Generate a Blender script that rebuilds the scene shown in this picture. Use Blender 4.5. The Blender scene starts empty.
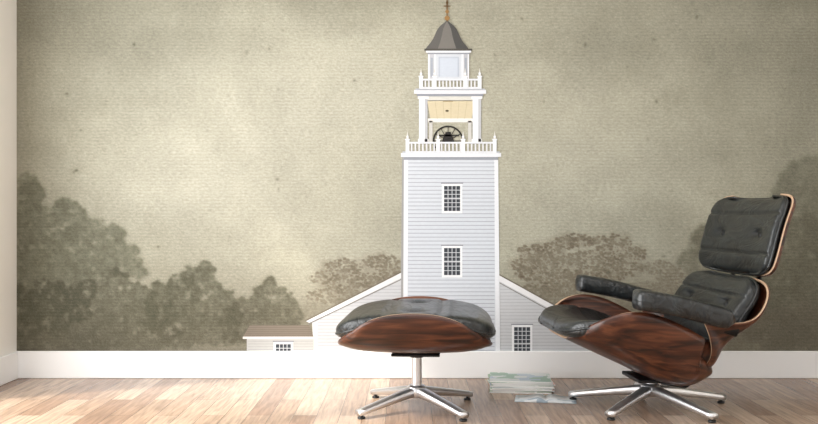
import bpy, bmesh, math, random
import numpy as np
from mathutils import Vector, Matrix

scene = bpy.context.scene
scene.view_settings.view_transform = 'Standard'
random.seed(4)
rng = np.random.default_rng(7)

def lin(c):
    out = []
    for v in c[:3]:
        v = v/255.0
        out.append(v/12.92 if v <= 0.04045 else ((v+0.055)/1.055)**2.4)
    return tuple(out)+(1.0,)

# ------------------------------------------------------------ materials
def new_mat(name):
    m = bpy.data.materials.new(name); m.use_nodes = True
    nt = m.node_tree
    return m, nt, nt.nodes['Principled BSDF']

def simple(name, col, rough=0.5, metal=0.0, bump=0.0, bscale=60):
    m, nt, b = new_mat(name)
    b.inputs['Base Color'].default_value = lin(col)
    b.inputs['Roughness'].default_value = rough
    b.inputs['Metallic'].default_value = metal
    tc = nt.nodes.new('ShaderNodeTexCoord')
    n = nt.nodes.new('ShaderNodeTexNoise'); n.inputs['Scale'].default_value = bscale
    n.inputs['Detail'].default_value = 4
    nt.links.new(tc.outputs['Object'], n.inputs['Vector'])
    if bump > 0:
        bp = nt.nodes.new('ShaderNodeBump'); bp.inputs['Strength'].default_value = bump
        bp.inputs['Distance'].default_value = 0.004
        nt.links.new(n.outputs['Fac'], bp.inputs['Height'])
        nt.links.new(bp.outputs['Normal'], b.inputs['Normal'])
    return m

def cover(name, c1, c2, c3, seed):
    m, nt, b = new_mat(name)
    tc = nt.nodes.new('ShaderNodeTexCoord')
    mp = nt.nodes.new('ShaderNodeMapping'); mp.inputs['Location'].default_value=(seed,seed*2,0); mp.inputs['Scale'].default_value=(14,22,3)
    v = nt.nodes.new('ShaderNodeTexVoronoi'); v.distance='CHEBYCHEV'; v.inputs['Scale'].default_value=1.0
    nt.links.new(tc.outputs['Object'], mp.inputs['Vector']); nt.links.new(mp.outputs[0], v.inputs['Vector'])
    cr = nt.nodes.new('ShaderNodeValToRGB'); cr.color_ramp.interpolation='CONSTANT'; e=cr.color_ramp.elements
    e[0].position=0; e[0].color=lin(c1); e[1].position=0.45; e[1].color=lin(c2); k=e.new(0.75); k.color=lin(c3)
    nt.links.new(v.outputs['Color'], cr.inputs['Fac']); nt.links.new(cr.outputs['Color'], b.inputs['Base Color'])
    b.inputs['Roughness'].default_value=0.3
    return m

M_wall = simple('white_paint', (236,234,229), 0.8, 0, 0.05, 200)
M_trim = simple('trim_gloss', (240,240,240), 0.45)
M_ceil = simple('ceiling_paint', (238,236,232), 0.9)
M_alu = simple('polished_aluminium', (226,226,228), 0.30, 0.92)
M_blk = simple('black_enamel', (22,22,24), 0.4, 0.3)
M_ply = simple('ply_edge', (186,156,128), 0.5)

def leather():
    m, nt, b = new_mat('black_leather')
    tc = nt.nodes.new('ShaderNodeTexCoord')
    n1 = nt.nodes.new('ShaderNodeTexNoise'); n1.inputs['Scale'].default_value = 9; n1.inputs['Detail'].default_value = 3
    n1.inputs['Distortion'].default_value = 1.2
    n2 = nt.nodes.new('ShaderNodeTexVoronoi'); n2.inputs['Scale'].default_value = 260
    mp = nt.nodes.new('ShaderNodeMapping'); mp.inputs['Scale'].default_value = (2.4, 0.6, 1.8)
    nt.links.new(tc.outputs['Object'], mp.inputs['Vector'])
    nt.links.new(mp.outputs[0], n1.inputs['Vector'])
    nt.links.new(tc.outputs['Object'], n2.inputs['Vector'])
    cr = nt.nodes.new('ShaderNodeValToRGB')
    cr.color_ramp.elements[0].position = 0.3; cr.color_ramp.elements[0].color = lin((14,16,17))
    cr.color_ramp.elements[1].position = 0.7; cr.color_ramp.elements[1].color = lin((33,38,40))
    nt.links.new(n1.outputs['Fac'], cr.inputs['Fac'])
    nt.links.new(cr.outputs['Color'], b.inputs['Base Color'])
    b1 = nt.nodes.new('ShaderNodeBump'); b1.inputs['Strength'].default_value = 0.8; b1.inputs['Distance'].default_value = 0.014
    b2 = nt.nodes.new('ShaderNodeBump'); b2.inputs['Strength'].default_value = 0.12; b2.inputs['Distance'].default_value = 0.001
    nt.links.new(n1.outputs['Fac'], b1.inputs['Height'])
    nt.links.new(n2.outputs['Distance'], b2.inputs['Height'])
    nt.links.new(b1.outputs['Normal'], b2.inputs['Normal'])
    nt.links.new(b2.outputs['Normal'], b.inputs['Normal'])
    b.inputs['Roughness'].default_value = 0.36
    b.inputs['Coat Weight'].default_value = 0.25; b.inputs['Coat Roughness'].default_value = 0.22
    return m
M_leather = leather()

def walnut():
    m, nt, b = new_mat('walnut_veneer')
    tc = nt.nodes.new('ShaderNodeTexCoord')
    mp = nt.nodes.new('ShaderNodeMapping'); mp.inputs['Scale'].default_value = (1.5, 12, 16)
    mp.inputs['Rotation'].default_value = (0, math.radians(-14), 0)
    n = nt.nodes.new('ShaderNodeTexNoise'); n.inputs['Scale'].default_value = 2.8; n.inputs['Detail'].default_value = 8
    n.inputs['Distortion'].default_value = 0.9
    nt.links.new(tc.outputs['Object'], mp.inputs['Vector']); nt.links.new(mp.outputs[0], n.inputs['Vector'])
    cr = nt.nodes.new('ShaderNodeValToRGB'); e = cr.color_ramp.elements
    e[0].position = 0.34; e[0].color = lin((34,18,12))
    e[1].position = 0.70; e[1].color = lin((108,64,42))
    k = e.new(0.5); k.color = lin((70,37,24))
    nt.links.new(n.outputs['Fac'], cr.inputs['Fac']); nt.links.new(cr.outputs['Color'], b.inputs['Base Color'])
    b.inputs['Roughness'].default_value = 0.3
    return m
M_walnut = walnut()

def floor_mat():
    m, nt, b = new_mat('oak_strip_floor')
    L = nt.links.new; N = nt.nodes.new
    tc = N('ShaderNodeTexCoord')
    mp = N('ShaderNodeMapping'); mp.inputs['Rotation'].default_value = (0,0,math.radians(90))
    L(tc.outputs['Object'], mp.inputs['Vector'])
    br = N('ShaderNodeTexBrick'); br.inputs['Scale'].default_value = 1.0
    br.inputs['Brick Width'].default_value = 0.75; br.inputs['Row Height'].default_value = 0.085
    br.inputs['Mortar Size'].default_value = 0.0010; br.inputs['Mortar Smooth'].default_value = 0.2
    br.offset = 0.37; br.offset_frequency = 2; br.squash = 1.0
    br.inputs['Color1'].default_value = (0,0,0,1); br.inputs['Color2'].default_value = (1,1,1,1)
    br.inputs['Mortar'].default_value = (0.0,0.0,0.0,1)
    L(mp.outputs[0], br.inputs['Vector'])
    cr = N('ShaderNodeValToRGB'); e = cr.color_ramp.elements
    e[0].position = 0.0; e[0].color = lin((144,117,98))
    e[1].position = 1.0; e[1].color = lin((186,164,144))
    k = e.new(0.5); k.color = lin((166,141,120))
    L(br.outputs['Color'], cr.inputs['Fac'])
    mp2 = N('ShaderNodeMapping'); mp2.inputs['Scale'].default_value = (38, 3.0, 1)
    L(tc.outputs['Object'], mp2.inputs['Vector'])
    n = N('ShaderNodeTexNoise'); n.inputs['Scale'].default_value = 2; n.inputs['Detail'].default_value = 7; n.inputs['Distortion'].default_value = 0.6
    L(mp2.outputs[0], n.inputs['Vector'])
    mr = N('ShaderNodeMapRange'); mr.inputs['From Min'].default_value = 0.3; mr.inputs['From Max'].default_value = 0.7
    mr.inputs['To Min'].default_value = 0.66; mr.inputs['To Max'].default_value = 1.15
    L(n.outputs['Fac'], mr.inputs['Value'])
    mx = N('ShaderNodeMix'); mx.data_type = 'RGBA'; mx.blend_type = 'MULTIPLY'; mx.inputs[0].default_value = 1
    L(cr.outputs['Color'], mx.inputs[6]); L(mr.outputs[0], mx.inputs[7])
    mm = N('ShaderNodeMix'); mm.data_type = 'RGBA'; mm.blend_type = 'MIX'
    L(br.outputs['Fac'], mm.inputs[0]); L(mx.outputs[2], mm.inputs[6]); mm.inputs[7].default_value = lin((96,76,62))
    L(mm.outputs[2], b.inputs['Base Color'])
    b.inputs['Roughness'].default_value = 0.26
    bp = N('ShaderNodeBump'); bp.inputs['Strength'].default_value = 0.12; bp.inputs['Distance'].default_value = 0.002
    L(n.outputs['Fac'], bp.inputs['Height']); L(bp.outputs['Normal'], b.inputs['Normal'])
    return m
M_floor = floor_mat()

def mural_mat():
    m, nt, b = new_mat('mural_print')
    L = nt.links.new; N = nt.nodes.new
    at = N('ShaderNodeAttribute'); at.attribute_name = 'paint'
    tc = N('ShaderNodeTexCoord')
    mp = N('ShaderNodeMapping'); mp.inputs['Scale'].default_value = (55, 1, 130)
    L(tc.outputs['Object'], mp.inputs['Vector'])
    n = N('ShaderNodeTexNoise'); n.inputs['Scale'].default_value = 1.0; n.inputs['Detail'].default_value = 3
    L(mp.outputs[0], n.inputs['Vector'])
    n2 = N('ShaderNodeTexNoise'); n2.inputs['Scale'].default_value = 2.2; n2.inputs['Detail'].default_value = 5
    L(tc.outputs['Object'], n2.inputs['Vector'])
    ad = N('ShaderNodeMath'); ad.operation = 'ADD'
    L(n.outputs['Fac'], ad.inputs[0]); L(n2.outputs['Fac'], ad.inputs[1])
    mr = N('ShaderNodeMapRange'); mr.inputs['From Min'].default_value = 0.6; mr.inputs['From Max'].default_value = 1.4
    mr.inputs['To Min'].default_value = 0.74; mr.inputs['To Max'].default_value = 1.20
    L(ad.outputs[0], mr.inputs['Value'])
    mx = N('ShaderNodeMix'); mx.data_type = 'RGBA'; mx.blend_type = 'MULTIPLY'
    L(at.outputs['Alpha'], mx.inputs[0])
    L(at.outputs['Color'], mx.inputs[6]); L(mr.outputs[0], mx.inputs[7])
    L(mx.outputs[2], b.inputs['Base Color'])
    b.inputs['Roughness'].default_value = 0.85
    return m
M_mural = mural_mat()

# ------------------------------------------------------------ helpers
def link(o, parent=None):
    scene.collection.objects.link(o)
    if parent: o.parent = parent
    return o

def mesh_obj(name, verts, faces, mats, smooth=True, parent=None):
    me = bpy.data.meshes.new(name)
    me.from_pydata([tuple(v) for v in verts], [], faces)
    for m in (mats if isinstance(mats, (list,tuple)) else [mats]): me.materials.append(m)
    bm = bmesh.new(); bm.from_mesh(me)
    bmesh.ops.recalc_face_normals(bm, faces=bm.faces)
    for f in bm.faces: f.smooth = smooth
    bm.to_mesh(me); bm.free()
    return link(bpy.data.objects.new(name, me), parent)

def boxes(name, lst, mats, bevel=0.0, parent=None):
    bm = bmesh.new()
    for b in lst:
        x0,x1,y0,y1,z0,z1 = b[:6]
        r = bmesh.ops.create_cube(bm, size=1)
        for v in r['verts']:
            v.co = Vector(((x0+x1)/2+v.co.x*(x1-x0), (y0+y1)/2+v.co.y*(y1-y0), (z0+z1)/2+v.co.z*(z1-z0)))
    me = bpy.data.meshes.new(name); bm.to_mesh(me); bm.free()
    for m in (mats if isinstance(mats, (list,tuple)) else [mats]): me.materials.append(m)
    o = link(bpy.data.objects.new(name, me), parent)
    if bevel > 0:
        md = o.modifiers.new('bevel','BEVEL'); md.width = bevel; md.segments = 2
    return o

def catmull(P, n):
    P = [np.array(p, float) for p in P]
    P = [2*P[0]-P[1]] + P + [2*P[-1]-P[-2]]
    seg = len(P)-3; out = []
    for i in range(n):
        t = i/(n-1)*seg; k = min(int(t), seg-1); f = t-k
        a,b,c,d = P[k:k+4]
        out.append(0.5*((2*b)+(-a+c)*f+(2*a-5*b+4*c-d)*f*f+(-a+3*b-3*c+d)*f**3))
    return np.array(out)

def curve_frame(prof, ts):
    C = catmull(prof, 400)
    seg = np.r_[0, np.cumsum(np.linalg.norm(np.diff(C,axis=0),axis=1))]
    seg /= seg[-1]
    u = (np.array(ts)+1)/2
    s = np.interp(u, seg, C[:,0]); z = np.interp(u, seg, C[:,1])
    T = np.gradient(C, axis=0); T /= np.linalg.norm(T,axis=1)[:,None]
    tx = np.interp(u, seg, T[:,0]); tz = np.interp(u, seg, T[:,1])
    l = np.hypot(tx,tz); tx/=l; tz/=l
    return s, z, tz, -tx

def wrap(v, pw=1.5):
    a = abs(v)*math.pi/2
    return math.copysign(math.sin(a), v), (1-math.cos(a))**pw

def shell(name, prof, W, Hf, nsup=4.5, thick=0.009, parent=None, nu=57, nv=45, pw=1.5):
    ts = [0.997*math.sin(math.pi/2*(-1+2*i/(nu-1))) for i in range(nu)]
    s,z,nx,nz = curve_frame(prof, ts)
    V=[]; F=[]
    for i,t in enumerate(ts):
        w = W*(1-abs(t)**nsup)**(1/nsup)
        for j in range(nv):
            v = -1+2*j/(nv-1)
            fx,g = wrap(v,pw)
            h = Hf(t)*g
            V.append((s[i]+nx[i]*h, w*fx, z[i]+nz[i]*h))
    for i in range(nu-1):
        for j in range(nv-1):
            a = i*nv+j; F.append((a,a+1,a+nv+1,a+nv))
    o = mesh_obj(name, V, F, [M_walnut, M_ply], True, parent)
    md = o.modifiers.new('ply','SOLIDIFY'); md.thickness = thick; md.offset = 0
    md.material_offset_rim = 1
    return o

def sweep(name, pts, secs, mat, n=16, sup=2.5, parent=None, up=(0,0,1)):
    pts = [Vector(p) for p in pts]; V=[]; F=[]
    for i,p in enumerate(pts):
        T = (pts[min(i+1,len(pts)-1)]-pts[max(i-1,0)]).normalized()
        side = T.cross(Vector(up)).normalized(); u = side.cross(T).normalized()
        a,b = secs[i]
        for k in range(n):
            th = 2*math.pi*k/n; c,s_ = math.cos(th), math.sin(th)
            x = math.copysign(abs(c)**(2/sup), c)*a; y = math.copysign(abs(s_)**(2/sup), s_)*b
            V.append(p+side*x+u*y)
    m = len(pts)
    for i in range(m-1):
        for k in range(n):
            F.append((i*n+k, i*n+(k+1)%n, (i+1)*n+(k+1)%n, (i+1)*n+k))
    F.append(tuple(range(n))[::-1]); F.append(tuple((m-1)*n+k for k in range(n)))
    return mesh_obj(name, V, F, mat, True, parent)

def cushion(name, prof, W, Hf, th, nsup=4.5, creases=(), buttons=(), parent=None, nu=61, nv=49, pw=1.5, belly=0.2):
    ts = [0.998*math.sin(math.pi/2*(-1+2*i/(nu-1))) for i in range(nu)]
    s,z,nx,nz = curve_frame(prof, ts)
    top=[]; bot=[]
    for i,t in enumerate(ts):
        w = W*(1-abs(t)**nsup)**(1/nsup)
        for j in range(nv):
            v = math.sin(math.pi/2*(-1+2*j/(nv-1)))*0.999
            fx,g = wrap(v*0.93,pw); h = Hf(t)*g
            pr = (max(0,1-abs(t)**5)*max(0,1-abs(v)**5))**0.45
            d = th*pr
            for c in creases: d -= 0.010*math.exp(-((t-c)/0.035)**2)*pr
            for (bt,bv) in buttons: d -= 0.020*math.exp(-(((t-bt)/0.12)**2+((v-bv)/0.10)**2))
            x0=s[i]+nx[i]*h; z0=z[i]+nz[i]*h
            top.append((x0+nx[i]*d, w*fx, z0+nz[i]*d))
            e=-th*belly*pr
            bot.append((x0+nx[i]*e, w*fx, z0+nz[i]*e))
    V = top+bot; F=[]; K=nu*nv
    for i in range(nu-1):
        for j in range(nv-1):
            a=i*nv+j
            F.append((a,a+1,a+nv+1,a+nv)); F.append((K+a,K+a+nv,K+a+nv+1,K+a+1))
    ring=[j for j in range(nv)]+[i*nv+nv-1 for i in range(1,nu)]+[(nu-1)*nv+j for j in range(nv-2,-1,-1)]+[i*nv for i in range(nu-2,0,-1)]
    for a,b in zip(ring, ring[1:]+ring[:1]): F.append((a,b,K+b,K+a))
    o = mesh_obj(name, V, F, M_leather, True, parent)
    cu = bpy.data.curves.new(name+'_piping','CURVE'); cu.dimensions='3D'; cu.bevel_depth=0.005; cu.bevel_resolution=2
    sp = cu.splines.new('POLY'); sp.points.add(len(ring)-1); sp.use_cyclic_u=True
    for k,r in enumerate(ring):
        p=np.array(top[r]); sp.points[k].co=(p[0],p[1],p[2],1)
    cu.materials.append(M_leather)
    link(bpy.data.objects.new(name+'_piping',cu), parent)
    for q,(bt,bv) in enumerate(buttons):
        i = min(range(nu), key=lambda k: abs(ts[k]-bt))
        vs=[math.sin(math.pi/2*(-1+2*j/(nv-1))) for j in range(nv)]
        j = min(range(nv), key=lambda k: abs(vs[k]-bv))
        p=top[i*nv+j]
        bm=bmesh.new(); bmesh.ops.create_uvsphere(bm,u_segments=16,v_segments=10,radius=0.013)
        ax=Vector((nx[i],0,nz[i])); R=ax.to_track_quat('Z','Y').to_matrix().to_4x4()
        bmesh.ops.transform(bm, matrix=Matrix.Translation(Vector(p)+ax*0.002)@R@Matrix.Diagonal((1,1,0.5,1)), verts=bm.verts)
        me=bpy.data.meshes.new('button'); bm.to_mesh(me); bm.free(); me.materials.append(M_blk)
        for f in me.polygons: f.use_smooth=True
        link(bpy.data.objects.new('button_%d'%(q+1),me), parent)
    return o

def lathe(name, prof, mat, parent=None, n=32):
    V=[];F=[]
    for r,z in prof:
        for k in range(n):
            a=2*math.pi*k/n; V.append((r*math.cos(a), r*math.sin(a), z))
    for i in range(len(prof)-1):
        for k in range(n):
            F.append((i*n+k,i*n+(k+1)%n,(i+1)*n+(k+1)%n,(i+1)*n+k))
    F.append(tuple(range(n))[::-1]); F.append(tuple((len(prof)-1)*n+k for k in range(n)))
    o = mesh_obj(name,V,F,mat,True,parent)
    md=o.modifiers.new('es','EDGE_SPLIT'); md.split_angle=math.radians(50)
    return o

def star_base(parent, count, R, ang0, hubz, coltop):
    for k in range(count):
        a = math.radians(ang0)+2*math.pi*k/count
        d = Vector((math.cos(a), math.sin(a), 0))
        pts=[];sec=[]
        for i in range(13):
            q=i/12; r=0.015+q*(R-0.015)
            zc = hubz-0.012-(hubz-0.034)*(q**1.1)
            pts.append(d*r+Vector((0,0,zc)))
            hw=0.022-0.004*q; hh=0.019-0.008*q
            sec.append((hw,hh))
        sweep('leg_%d'%(k+1), pts, sec, M_alu, 16, 3.2, parent)
        f=d*(R-0.014)
        g=lathe('foot_glide_%d'%(k+1), [(0.013,0.0),(0.015,0.003),(0.013,0.008),(0.006,0.010),(0.006,0.022)], M_blk, parent, 20)
        g.location=f
    lathe('hub', [(0.032,hubz-0.034),(0.037,hubz-0.026),(0.037,hubz+0.004),(0.028,hubz+0.012)], M_alu, parent)
    lathe('column', [(0.019,hubz),(0.019,coltop)], M_alu, parent)
    lathe('column_collar', [(0.026,coltop-0.024),(0.028,coltop-0.020),(0.028,coltop)], M_blk, parent)

# ------------------------------------------------------------ room shell
XL, XR, YB, H = -1.774, 2.62, -5.6, 2.6
boxes('floor', [(XL-0.12,XR+0.12,YB,0.12,-0.08,0.0)], M_floor)
boxes('ceiling', [(XL-0.12,XR+0.12,YB,0.12,H,H+0.1)], M_ceil)
boxes('wall_back', [(XL-0.12,XR+0.12,0.0,0.12,0,H)], M_wall)
boxes('wall_right', [(XR,XR+0.12,YB,0.0,0,H)], M_wall)
WY0,WY1,WZ0,WZ1 = -3.3,-0.50,0.12,2.07
boxes('wall_left', [(XL-0.12,XL,WY1,0.0,0,H),(XL-0.12,XL,YB,WY0,0,H),(XL-0.12,XL,WY0,WY1,WZ1,H),(XL-0.12,XL,WY0,WY1,0,WZ0)], M_wall)
fr=[(XL-0.10,XL-0.04,WY0,WY1,WZ1-0.05,WZ1),(XL-0.10,XL-0.04,WY0,WY1,WZ0,WZ0+0.05),
    (XL-0.10,XL-0.04,WY0,WY0+0.05,WZ0,WZ1),(XL-0.10,XL-0.04,WY1-0.05,WY1,WZ0,WZ1)]
for k in (1,2): 
    y=WY0+(WY1-WY0)*k/3; fr.append((XL-0.09,XL-0.05,y-0.025,y+0.025,WZ0,WZ1))
boxes('window_1', fr, M_trim, 0.004)
BH=0.122
def baseboard(name, x0,x1,y0,y1):
    return boxes(name,[(x0,x1,y0,y1,0,BH)],M_trim,0.004)
baseboard('baseboard_back', XL, XR, -0.016, 0)
baseboard('baseboard_left', XL, XL+0.016, YB, -0.016)
baseboard('baseboard_right', XR-0.016, XR, YB, -0.016)

# ------------------------------------------------------------ wall mural (flat printed wall covering)
S=221.0
def MX(u): return (u-409)/S
def MZ(v): return 0.75+(212-v)/S
U0,U1 = 17.0, 409+XR*S
V0,V1 = 212-(H-0.75)*S, 212+(0.75-BH)*S
nx_=int((U1-U0)*1.25)+1; ny_=int((V1-V0)*1.25)+1
us=np.linspace(U0,U1,nx_); vs=np.linspace(V0,V1,ny_)
DU=us[1]-us[0]; DV=vs[1]-vs[0]
U,V=np.meshgrid(us,vs)
def vnoise(sc, seed, sx=1.0, sy=1.0):
    r=np.random.default_rng(seed); g=r.random((256,256))
    x=(U+500)/sc*sx; y=(V+500)/sc*sy
    xi=np.floor(x).astype(int); yi=np.floor(y).astype(int); fx=x-xi; fy=y-yi
    fx=fx*fx*(3-2*fx); fy=fy*fy*(3-2*fy)
    g00=g[yi%256,xi%256]; g10=g[yi%256,(xi+1)%256]; g01=g[(yi+1)%256,xi%256]; g11=g[(yi+1)%256,(xi+1)%256]
    return (g00*(1-fx)+g10*fx)*(1-fy)+(g01*(1-fx)+g11*fx)*fy
def fbm(sc, seed, octv=5, sx=1.0, sy=1.0):
    o=0;a=1;t=0
    for k in range(octv):
        o=o+a*vnoise(sc/2**k, seed+k, sx, sy); t+=a; a*=0.55
    return o/t
def mix(img,col,al):
    c=np.array(col,float)
    return img*(1-al[...,None])+c*al[...,None]
def smooth(x): x=np.clip(x,0,1); return x*x*(3-2*x)
def blur(m,r):
    for ax in (0,1):
        acc=np.zeros_like(m); n=0
        for k in range(-r,r+1):
            acc+=np.roll(m,k,axis=ax)*(r+1-abs(k)); n+=r+1-abs(k)
        m=acc/n
    return m
d=np.sqrt(((U-400)/500)**2+((V-160)/320)**2)
vg=np.clip(d-0.2,0,1)**1.15
img=np.zeros(U.shape+(3,))+np.array((166,164,147.))
img=mix(img,(108,106,91),np.clip(vg*1.1,0,0.95))
hz=np.exp(-(((U-240)/180)**2+((V-160)/110)**2)); img=mix(img,(178,176,161),hz*0.6)
hz=np.exp(-(((U-580)/140)**2+((V-150)/110)**2)); img=mix(img,(171,169,153),hz*0.5)
cl=fbm(150,11,6,0.7,1.3); img+=((cl-0.5)*34)[...,None]
cl2=fbm(26,31,4); img+=((cl2-0.5)*14)[...,None]
img=mix(img,(116,114,100),np.clip((fbm(120,51)-0.45)*3,0,1)*np.clip((U-560)/160,0,1)*np.clip((190-V)/150,0,1)*0.7)
img=mix(img,(114,111,95),np.clip((fbm(110,57)-0.42)*3,0,1)*np.clip((240-U)/160,0,1)*np.clip((90-V)/70,0,1)*0.7)
img=mix(img,(134,129,113),np.clip((V-262)/80,0,1)*0.8)
def stamp(m,x,y,rad,soft,flat=1.0):
    j0=max(0,int((x-rad-soft-U0)/DU)-1); j1=min(nx_,int((x+rad+soft-U0)/DU)+3)
    i0=max(0,int((y-rad-soft-V0)/DV)-1); i1=min(ny_,int((y+rad+soft-V0)/DV)+3)
    if j0>=j1 or i0>=i1: return
    dd=np.sqrt((U[i0:i1,j0:j1]-x)**2+((V[i0:i1,j0:j1]-y)/flat)**2)
    m[i0:i1,j0:j1]=np.maximum(m[i0:i1,j0:j1], smooth((rad-dd)/soft+0.5))
def foliage(blobs, seed, rmin, rmax, dens=1.0, soft=2.0, flat=1.0):
    r=np.random.default_rng(seed); m=np.zeros(U.shape)
    for (cx,cy,bx,by) in blobs:
        n=int(dens*bx*by/(rmin+rmax)**2*9)+6
        for _ in range(n):
            a=r.random()*2*math.pi; q=math.sqrt(r.random())*(0.9+0.25*r.random())
            stamp(m,cx+bx*q*math.cos(a),cy+by*q*math.sin(a),rmin+(rmax-rmin)*r.random()**1.5,soft,flat)
    return m
tex=fbm(7,77,4); tex2=fbm(30,91,4); fine=fbm(4.5,133,3)
lf=np.clip((fine-0.5)*2.2+0.5,0,1)
def tree(blobs,seed,col,al,rmin=2.0,rmax=6.5,bl=2,dens=1.0,fade=None,rag=1.0):
    global img
    body=foliage(blobs,seed,5,9,1.0,6)
    leaf=foliage([(a,b,c*1.06,d_*1.06) for a,b,c,d_ in blobs],seed+1,rmin,rmax,dens,2.0)
    m=blur(np.maximum(body*0.9,leaf*0.7),3)
    m=smooth((m+rag*(fine-0.5)*0.9+rag*(tex-0.5)*0.7-0.38)*2.6)
    m=np.clip(m+0.35*blur(m,6)*(1-m),0,1)
    if bl>1: m=blur(m,bl-1)
    a=m*al*(0.76+0.34*lf*1.0+0.5*(tex2-0.5))
    if fade: a=a*(1-np.clip((V-fade[0])/(fade[1]-fade[0]),0,1)*fade[2])
    img=mix(img,col,np.clip(a,0,1))
far=blur(foliage([(x,322+6*math.sin(x*0.05),26,14) for x in range(20,990,26)],3,4,9,1.0,3),4)
img=mix(img,(120,115,99),far*0.5)
tree([(806,190,28,26),(826,176,22,20),(790,228,36,30),(740,236,44,14),(716,262,32,18),(840,250,60,60),(880,210,50,60),(940,250,60,70),(770,285,66,34),(850,320,120,40)],5,(90,88,73),0.60,2,6,4,1.2,None,0.9)
tree([(704,240,12,12),(800,250,30,30),(790,310,60,36),(850,300,90,40)],6,(84,81,66),0.42,2,6,4,1.2,None,0.9)
def wispy(blobs,seed,col,al,trunk):
    global img
    m=foliage(blobs,seed,0.7,2.3,0.8,1.6,0.75)
    m2=np.zeros(U.shape)
    for (cx,cy,bx,by) in blobs:
        x0,y0=trunk; n=60
        for k in range(n):
            q=k/(n-1)
            stamp(m2,x0+(cx-x0)*q,y0+(cy-y0)*q**0.8+4*math.sin(q*6+cx),1.2*(1-q)+0.5,1.0)
    soft=blur(foliage(blobs,seed+3,3,6,0.8,4,0.8),5)*0.4
    m=np.maximum(np.maximum(m,m2*0.7),soft)
    f=1-0.75*np.clip((V-285)/45,0,1)
    img=mix(img,col,np.clip(m*al*f*(0.45+0.8*tex),0,1))
wispy([(540,252,22,8),(562,244,14,5),(578,240,20,6),(612,243,20,8),(634,254,12,6),(524,264,14,6),(556,260,24,8),(598,260,26,9),(545,274,28,8),(592,276,30,9),(575,290,42,9),(535,292,24,8),(628,268,14,7)],21,(98,88,72),0.82,(582,330))
wispy([(660,268,18,7),(674,280,18,8),(645,290,26,8),(690,294,22,8),(625,300,26,8)],23,(104,96,81),0.7,(660,330))
wispy([(345,266,18,7),(382,263,18,8),(328,278,18,7),(362,280,28,8),(395,276,14,9),(335,294,26,8),(372,298,26,8)],25,(100,91,75),0.82,(368,335))
m=blur(foliage([(x,328,24,20) for x in range(560,990,22)],27,5,11,1.0,4),5); img=mix(img,(102,96,82),m*0.5)
tree([(26,196,14,20),(22,240,18,40),(62,232,28,24),(98,236,20,14),(82,258,40,22),(118,258,18,14),(40,290,50,40),(66,212,10,9),(134,268,10,8)],41,(82,82,66),0.74,1.6,5,3,1.5)
tree([(40,312,38,28),(98,308,32,26),(138,304,16,18),(60,335,60,22),(130,332,40,22),(116,282,14,10)],43,(66,65,50),0.68,1.6,5,2,1.5)
tree([(192,290,24,18),(178,316,28,28),(215,316,22,28),(160,302,10,14),(205,276,12,9)],45,(72,71,55),0.76,1.5,4.5,2,1.5,(315,350,0.3))
tree([(270,296,14,10),(284,308,11,12),(250,312,14,16),(270,320,22,20),(236,325,14,18),(292,322,8,12)],47,(76,74,58),0.74,1.5,4.5,2,1.5,(315,350,0.3))
img=mix(img,(88,83,68),np.clip((V-315)/40,0,1)*np.clip((400-U)/300,0,1)*0.65)
img=mix(img,(104,99,84),np.clip((V-325)/30,0,1)*np.clip((U-480)/200,0,1)*0.6)
img+=(rng.normal(0,5.0,U.shape))[...,None]
img+=(3.4*np.sin(V*2*math.pi/3.3)*(0.4+vnoise(14,201)))[...,None]
img=np.clip(img,5,250)
def tolin(a):
    a=a/255.0
    return np.where(a<=0.04045,a/12.92,((a+0.055)/1.055)**2.4)
GV=np.stack([MX(U),np.full(U.shape,-0.0010),MZ(V)],-1).reshape(-1,3)
GC=tolin(img).reshape(-1,3)
I,J=np.meshgrid(np.arange(ny_-1),np.arange(nx_-1),indexing='ij')
a=(I*nx_+J).ravel()
GF=np.stack([a,a+nx_,a+nx_+1,a+1],-1)
pv=[];pf=[];pc=[]
def poly(pts,col,layer):
    base=len(pv)
    for (u,v) in pts:
        pv.append((MX(u),-0.0014-0.0003*layer,MZ(v))); pc.append(tolin(np.array(col[:3],float)))
    pf.append(list(range(base,base+len(pts))))
def rect(u0,v0,u1,v1,col,layer): poly([(u0,v0),(u0,v1),(u1,v1),(u1,v0)],col,layer)
def disc(cx,cy,rx,ry,col,layer,n=24,a0=0,a1=360):
    poly([(cx+rx*math.cos(math.radians(a0+(a1-a0)*k/n)),cy-ry*math.sin(math.radians(a0+(a1-a0)*k/n))) for k in range(n)],col,layer)
def line(p,q,w,col,layer):
    dx,dy=q[0]-p[0],q[1]-p[1]; l=math.hypot(dx,dy); ox,oy=-dy/l*w/2,dx/l*w/2
    poly([(p[0]+ox,p[1]+oy),(q[0]+ox,q[1]+oy),(q[0]-ox,q[1]-oy),(p[0]-ox,p[1]-oy)],col,layer)
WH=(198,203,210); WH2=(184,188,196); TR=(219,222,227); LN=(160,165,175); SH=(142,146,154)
BOT=V1
poly([(312,321),(404,276),(499,280),(596,333),(596,BOT),(314,BOT)],(192,194,197),0)
y=286
while y<BOT-1:
    xl=max(314, 404-(y-276)*2.04); xr=min(596,499+(y-280)*1.83)
    line((xl+4,y),(403,y),0.6,(168,170,175),1); line((500,y),(xr-4,y),0.6,(168,170,175),1); y+=3.3
poly([(306,321),(404,271),(404,276.5),(310,323)],(222,222,222),2)
poly([(499,275),(604,333),(600,336),(499,281)],(222,222,223),2)
line((308,324),(404,278),1.0,(130,128,124),2); line((499,282.5),(598,337),1.0,(130,128,124),2)
line((306,320.5),(404,270.5),1.2,(106,98,86),3); line((499,274.5),(604,332.5),1.2,(106,98,86),3)
rect(313,323,317,BOT,(216,216,216),2)
poly([(243,337),(250,325),(309,325),(314,337)],(124,114,102),3)
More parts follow.
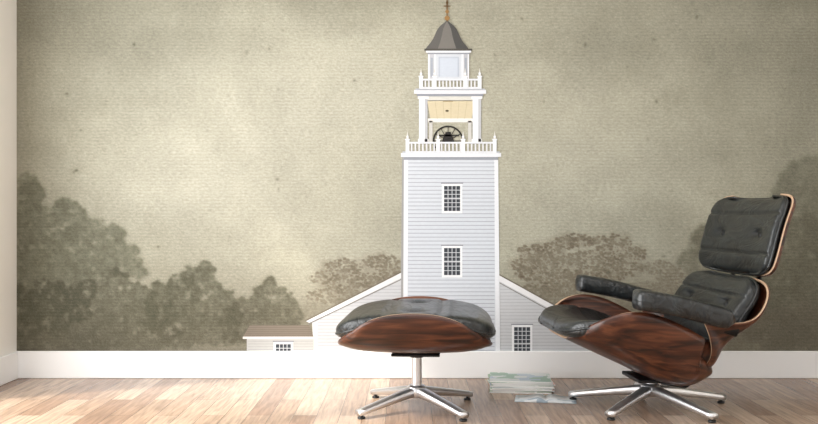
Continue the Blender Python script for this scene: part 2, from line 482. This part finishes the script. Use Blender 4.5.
for k in range(6):
    line((245+k*0.6,335-k*1.9),(313-k*0.8,335-k*1.9),0.5,(104,96,86),4)
rect(247,337,314,BOT,(180,180,178),3); rect(243,336.5,315,338.8,(212,211,209),4)
y=341
while y<BOT: line((248,y),(313,y),0.5,(158,158,157),4); y+=2.8
def window(u0,v0,u1,v1,cols,rows,layer,clip=None):
    vb=min(v1,BOT)
    rect(u0-2.2,v0-2.6,u1+2.2,min(v1+2.4,BOT),(226,228,230),layer)
    line((u0-3,v0-2.8),(u1+3,v0-2.8),1.2,(130,132,138),layer+1)
    rect(u0,v0,u1,vb,(54,59,66),layer+1)
    for k in range(1,cols):
        x=u0+(u1-u0)*k/cols; rect(x-0.35,v0,x+0.35,vb,(196,198,202),layer+2)
    for k in range(1,rows):
        yy=v0+(v1-v0)*k/rows
        if yy<BOT: rect(u0,yy-0.35 if k!=rows//2 else yy-0.7,u1,yy+0.35 if k!=rows//2 else yy+0.7,(196,198,202),layer+2)
window(276,344,291,360,4,4,5)
window(363,347,377,360,4,4,3)
window(514,327,530,360,4,8,3)
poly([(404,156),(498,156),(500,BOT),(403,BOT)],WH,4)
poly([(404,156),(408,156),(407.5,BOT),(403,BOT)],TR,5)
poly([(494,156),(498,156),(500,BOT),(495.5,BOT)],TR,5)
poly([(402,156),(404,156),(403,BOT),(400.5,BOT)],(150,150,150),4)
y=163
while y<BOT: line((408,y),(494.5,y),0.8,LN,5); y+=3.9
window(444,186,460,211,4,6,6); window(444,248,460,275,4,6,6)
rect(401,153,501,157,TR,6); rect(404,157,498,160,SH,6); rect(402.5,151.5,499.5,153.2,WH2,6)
def balustrade(u0,u1,vt,vb,n,posts,ptop,layer):
    rect(u0,vt,u1,vt+1.8,TR,layer); rect(u0,vb-1.8,u1,vb,TR,layer)
    for k in range(n):
        x=u0+(u1-u0)*(k+0.5)/n; rect(x-0.75,vt+1.5,x+0.75,vb-1.5,(212,214,218),layer)
    for p in posts:
        rect(p-1.9,vt-2,p+1.9,vb,TR,layer+1); rect(p-2.5,vt-3,p+2.5,vt-1.7,TR,layer+2)
        poly([(p-1.3,vt-3),(p,ptop),(p+1.3,vt-3)],(208,207,202),layer+1); disc(p,vt-5,1.3,1.3,TR,layer+2,10)
rect(421,95,479,101,(204,203,196),6)
poly([(427,100.5),(475,100.5),(471.5,119),(430.5,119)],(200,189,160),6)
for k in range(1,6):
    line((427+k*8,101),(430.5+k*6.8,119),0.35,(178,166,138),7)
rect(428,118.5,474,122.5,(222,220,214),7); disc(447,111,1.8,1.0,(90,80,60),8,10)
rect(443,101,453,101.8,(150,134,100),8)
for (x0,x1) in ((419,427.5),(472.5,481)):
    rect(x0,96,x1,143,TR,8); rect(x1-2.8,99,x1,143,(180,182,186),9); rect(x0-1.2,96,x1+1.2,99,(228,228,228),9); rect(x0-1,139,x1+1,143,(226,226,226),9)
for (x0,x1) in ((429,432.5),(468,471.5)):
    rect(x0,121,x1,143,(192,191,186),7)
n=36
for k in range(n):
    a0=math.radians(-30+240*k/n); a1=math.radians(-30+240*(k+1)/n)
    line((448+14.5*math.cos(a0),141-14.5*math.sin(a0)),(448+14.5*math.cos(a1),141-14.5*math.sin(a1)),1.6,(36,34,32),9)
for aa in (0,30,60,90,120,150,180):
    line((448,141),(448+14.5*math.cos(math.radians(aa)),141-14.5*math.sin(math.radians(aa))),0.7,(52,48,44),9)
poly([(442,142),(443,137.5),(444.8,135),(445.5,132),(450.5,132),(451.2,135),(453,137.5),(454,142)],(34,32,31),10)
rect(437,134.8,459,136.4,(44,42,38),10)
balustrade(406,496,142,153,24,(407.5,438,463,494.5),131,10)
rect(414,90,486,94,TR,10); rect(417,94,483,96.5,SH,10); rect(415.5,88.8,484.5,90.4,WH2,10)
rect(428,52,469,80,WH,10); rect(428,52,434.5,80,(186,188,194),11); rect(463,52,469,80,(176,178,184),11)
for (x0,x1) in ((428,429.6),(434,436),(461.5,463.5),(467.6,469)): rect(x0,52,x1,80,TR,12)
rect(438.5,57,459,77,(176,184,196),12); rect(440,58.5,457.5,77,(190,198,209),13)
rect(430.5,58,433,77,(160,166,176),12); rect(464.5,58,466.8,77,(152,158,168),12)
rect(426,50,471,53,TR,13); rect(427.5,53,469.5,54.5,SH,13)
balustrade(420,480,79,89,17,(421,434.5,465,479.5),68,13)
dome=[(447,19),(446,21.5),(443.5,23.5),(440.5,25.8),(437.8,29),(436,32.5),(434.5,36),(432.8,39.5),(430.5,43),(427.5,46.5),(424.8,50)]
pts=dome+[(894-u,v) for (u,v) in dome[::-1][:-1]]
poly(pts,(92,90,87),13)
fc=[(447,19),(446.6,22),(445,25),(443.2,29),(442.3,33),(441.5,37),(440.3,41.5),(438.8,46),(437.5,50)]
poly([(447,19)]+[(894-u,v) for (u,v) in dome[1:]]+[(894-u,v) for (u,v) in fc[::-1][:-1]],(72,71,69),14)
poly(fc+[(894-u,v) for (u,v) in fc[::-1][:-1]],(112,109,104),15)
rect(424.4,49,472,51,(76,73,68),16)
line((447,0.5),(447,22),1.3,(116,88,54),15); disc(447,18.5,2.6,2.4,(146,112,68),16); disc(447,12,1.8,1.8,(146,112,68),16)
line((443.5,6.5),(450.5,6.5),1.1,(110,84,54),15); disc(447,3,1.1,1.4,(130,100,62),15)

nG=len(GV)
me=bpy.data.meshes.new('wall_mural')
allv=np.concatenate([GV,np.array(pv)]); me.vertices.add(len(allv)); me.vertices.foreach_set('co',allv.ravel().astype(np.float32))
starts=[np.arange(len(GF))*4]; off=len(GF)*4
ls=[];st=[]
for f in pf:
    st.append(off+len(ls)); ls.extend([nG+i for i in f])
loops=np.concatenate([GF.ravel(),np.array(ls)]).astype(np.int32)
starts=np.concatenate([starts[0],np.array(st)]).astype(np.int32)
me.loops.add(len(loops)); me.loops.foreach_set('vertex_index',loops)
me.polygons.add(len(starts)); me.polygons.foreach_set('loop_start',starts)
me.update(calc_edges=True); me.validate()
ca=me.color_attributes.new('paint','FLOAT_COLOR','POINT')
cc=np.ones((len(allv),4),np.float32); cc[:,:3]=np.concatenate([GC,np.array(pc)]); cc[nG:,3]=0.25
ca.data.foreach_set('color',cc.ravel())
me.materials.append(M_mural)
link(bpy.data.objects.new('wall_mural',me))

# ------------------------------------------------------------ lounge chair
chair=bpy.data.objects.new('lounge_chair',None); link(chair)
chair.location=(0.93,-0.60,0); chair.rotation_euler=(0,0,math.radians(185))
seat_p=[(0.365,0.285),(0.27,0.240),(0.14,0.180),(0.03,0.128),(-0.07,0.106),(-0.165,0.150)]
shell('seat_shell', seat_p, 0.340, lambda t: 0.215*max(0,1-abs(t)**2.8)**0.55, 5.5, parent=chair)
seat_c=[(0.405,0.312),(0.31,0.288),(0.15,0.235),(0.02,0.190),(-0.06,0.175),(-0.14,0.215)]
cushion('seat_cushion', seat_c, 0.300, lambda t:0.095*max(0,1-abs(t)**2.5), 0.068, 4.0, creases=(-0.35,0.25), buttons=((-0.05,-0.4),(-0.05,0.4)), parent=chair)
lum_p=[(-0.110,0.165),(-0.200,0.240),(-0.270,0.335),(-0.318,0.415),(-0.348,0.495)]
shell('lumbar_shell', lum_p, 0.336, lambda t: 0.026+0.155*math.exp(-((t+0.36)/0.38)**2), 6.0, parent=chair)
lum_c=[(-0.165,0.265),(-0.218,0.312),(-0.262,0.378),(-0.300,0.436),(-0.328,0.500)]
cushion('lumbar_cushion', lum_c, 0.300, lambda t:0.026, 0.060, 5, creases=(-0.2,0.35), buttons=((0.1,-0.4),(0.1,0.4)), parent=chair)
hd_p=[(-0.366,0.510),(-0.392,0.600),(-0.420,0.700),(-0.458,0.800)]
shell('headrest_shell', hd_p, 0.312, lambda t:0.040, 8, parent=chair)
hd_c=[(-0.351,0.512),(-0.374,0.600),(-0.402,0.700),(-0.441,0.798)]
cushion('headrest_cushion', hd_c, 0.300, lambda t:0.036, 0.044, 7, creases=(-0.5,0.5), buttons=((0.0,-0.38),(0.0,0.38)), parent=chair)
for nm,sg in (('armrest_near',1),('armrest_far',-1)):
    w=0.362*sg
    P=catmull([(0.190,0.450),(0.15,0.446),(0.04,0.426),(-0.07,0.398),(-0.165,0.372)],15)
    pts=[(p[0],w,p[1]) for i,p in enumerate(P)]
    sec=[]
    for i in range(15):
        q=i/14
        e=math.sqrt(max(0.12,1-(1-min(1,q/0.12))**2))
        e2=1 if q<0.88 else math.sqrt(max(0.10,1-((q-0.88)/0.12)**2))
        sec.append((0.048*e*e2,0.036*e*e2))
    sweep(nm,pts,sec,M_leather,28,3.6,chair)
    wb=0.318*sg
    sweep(nm+'_bracket',[(-0.20,wb,0.33),(-0.14,wb,0.350),(-0.08,wb,0.380)],[(0.010,0.022)]*3,M_blk,12,3,chair)
for k,w in enumerate((-0.11,0.11)):
    sweep('back_brace_%d'%(k+1),[(-0.325,w,0.38),(-0.36,w,0.45),(-0.390,w,0.52),(-0.413,w,0.60),(-0.435,w,0.68)],[(0.017,0.005)]*5,M_blk,12,3,chair,up=(1,0,0))
boxes('seat_bracket',[(-0.04,0.08,-0.10,0.10,0.108,0.122)],M_blk,0.004,chair)
for k,w in enumerate((-0.13,0.13)):
    sweep('lumbar_link_%d'%(k+1),[(0.0,w,0.114),(-0.08,w,0.100),(-0.15,w,0.138),(-0.215,w,0.240)],[(0.018,0.005)]*4,M_blk,12,3,chair)
star_base(chair,5,0.315,187,0.078,0.125)

# ------------------------------------------------------------ ottoman
ott=bpy.data.objects.new('ottoman',None); link(ott)
ott.location=(0.030,-0.64,0); ott.rotation_euler=(0,0,math.radians(177))
ot_p=[(0.280,0.268),(0.20,0.245),(0.08,0.235),(-0.08,0.235),(-0.20,0.245),(-0.280,0.268)]
shell('ottoman_shell', ot_p, 0.325, lambda t:0.165*max(0,1-abs(t)**2.3)**0.62, 5.5, parent=ott)
ot_c=[(0.290,0.305),(0.20,0.322),(0.08,0.330),(-0.08,0.330),(-0.20,0.322),(-0.290,0.305)]
cushion('ottoman_cushion', ot_c, 0.306, lambda t:0.02*max(0,1-abs(t)**2.5), 0.062, 4.5, creases=(-0.33,0.33), buttons=((0,-0.4),(0,0.4)), parent=ott, belly=0.35)
boxes('under_bracket',[(-0.09,0.09,-0.13,0.13,0.218,0.228)],M_blk,0.004,ott)
star_base(ott,4,0.275,42,0.080,0.222)

# ------------------------------------------------------------ magazines
M_c=[cover('cover_1',(235,236,232),(140,168,130),(90,120,150),1),cover('cover_2',(222,226,228),(200,120,90),(240,240,236),2),
     cover('cover_3',(120,160,120),(236,236,234),(200,206,210),3),cover('cover_4',(214,220,220),(130,168,148),(170,188,204),4)]
M_pg=simple('page_edges',(240,239,236),0.7)
def magazine(bm,cx,cy,z,w,dpt,h,rot,mi):
    r=bmesh.ops.create_cube(bm,size=1)
    R=Matrix.Translation((cx,cy,z+h/2))@Matrix.Rotation(rot,4,'Z')@Matrix.Diagonal((w,dpt,h,1))
    fs=set(f for v in r['verts'] for f in v.link_faces)
    for f in fs: f.material_index = mi if abs(f.normal.z)>0.5 or f.normal.x<-0.5 else 0
    bmesh.ops.transform(bm,matrix=R,verts=r['verts'])
bm=bmesh.new(); z=0.0
for i in range(8):
    h=random.uniform(0.004,0.0075)
    magazine(bm,random.uniform(-0.006,0.006),random.uniform(-0.006,0.006),z,0.255,0.20,h,random.uniform(-0.08,0.08)-0.04,1+i%4)
    z+=h+0.0006
me=bpy.data.meshes.new('magazine_stack'); bm.to_mesh(me); bm.free()
for m in [M_pg]+M_c: me.materials.append(m)
o=link(bpy.data.objects.new('magazine_stack',me)); o.location=(0.475,-0.25,0.0005)
V_=[];F=[];n=16
for layer in (0,1):
    for j in (0,1):
        for i in range(n+1):
            x=-0.15+0.30*i/n; q=abs(x)/0.15
            zz=(0.0022+0.009*math.exp(-((q-0.22)/0.25)**2)-0.004*math.exp(-(q/0.07)**2)) if layer else 0.0
            V_.append((x,-0.10+0.20*j,zz))
m_=n+1
for i in range(n):
    F.append((2*m_+i,2*m_+i+1,3*m_+i+1,3*m_+i)); F.append((i,m_+i,m_+i+1,i+1))
    F.append((i,i+1,2*m_+i+1,2*m_+i)); F.append((m_+i,3*m_+i,3*m_+i+1,m_+i+1))
F.append((0,2*m_,3*m_,m_)); F.append((n,m_+n,3*m_+n,2*m_+n))
o=mesh_obj('open_magazine',V_,F,cover('magazine_pages',(214,218,220),(184,194,200),(150,164,176),5),True)
o.location=(0.545,-0.475,0.0008); o.rotation_euler=(0,0,math.radians(-9)); o.scale=(0.80,0.62,1)

# ------------------------------------------------------------ light
w=bpy.data.worlds.new('sky'); scene.world=w; w.use_nodes=True
bg=w.node_tree.nodes['Background']; bg.inputs['Color'].default_value=(0.95,0.98,1.0,1); bg.inputs['Strength'].default_value=1.2
sun=bpy.data.lights.new('sun','SUN'); sun.energy=5.5; sun.angle=math.radians(4.0); sun.color=(1,0.93,0.82)
so=link(bpy.data.objects.new('sun',sun)); dirv=Vector((1,0.46,-1.05)); so.rotation_euler=dirv.to_track_quat('-Z','Y').to_euler()
so.location=(-4,-2,4)
ar=bpy.data.lights.new('added_softlight','AREA'); ar.shape='RECTANGLE'; ar.size=3.2; ar.size_y=2.0; ar.energy=42; ar.color=(1,0.99,0.98)  # softbox added overhead, out of view, for highlights on the chair
ao=link(bpy.data.objects.new('added_softlight',ar)); ao.location=(0.3,-2.6,2.55)
wl=bpy.data.lights.new('window_skylight','AREA'); wl.shape='RECTANGLE'; wl.size=2.7; wl.size_y=1.9; wl.energy=110; wl.color=(0.98,0.98,0.98)
wo=link(bpy.data.objects.new('window_skylight',wl)); wo.location=(XL-0.2,-1.9,1.1); wo.rotation_euler=Vector((1,0,0)).to_track_quat('-Z','Y').to_euler()

cam=bpy.data.cameras.new('camera'); cam.sensor_width=36; cam.lens=900/818*36
co=link(bpy.data.objects.new('camera',cam)); co.location=(0,-4.07,0.75); co.rotation_euler=(math.radians(90),0,0)
scene.camera=co
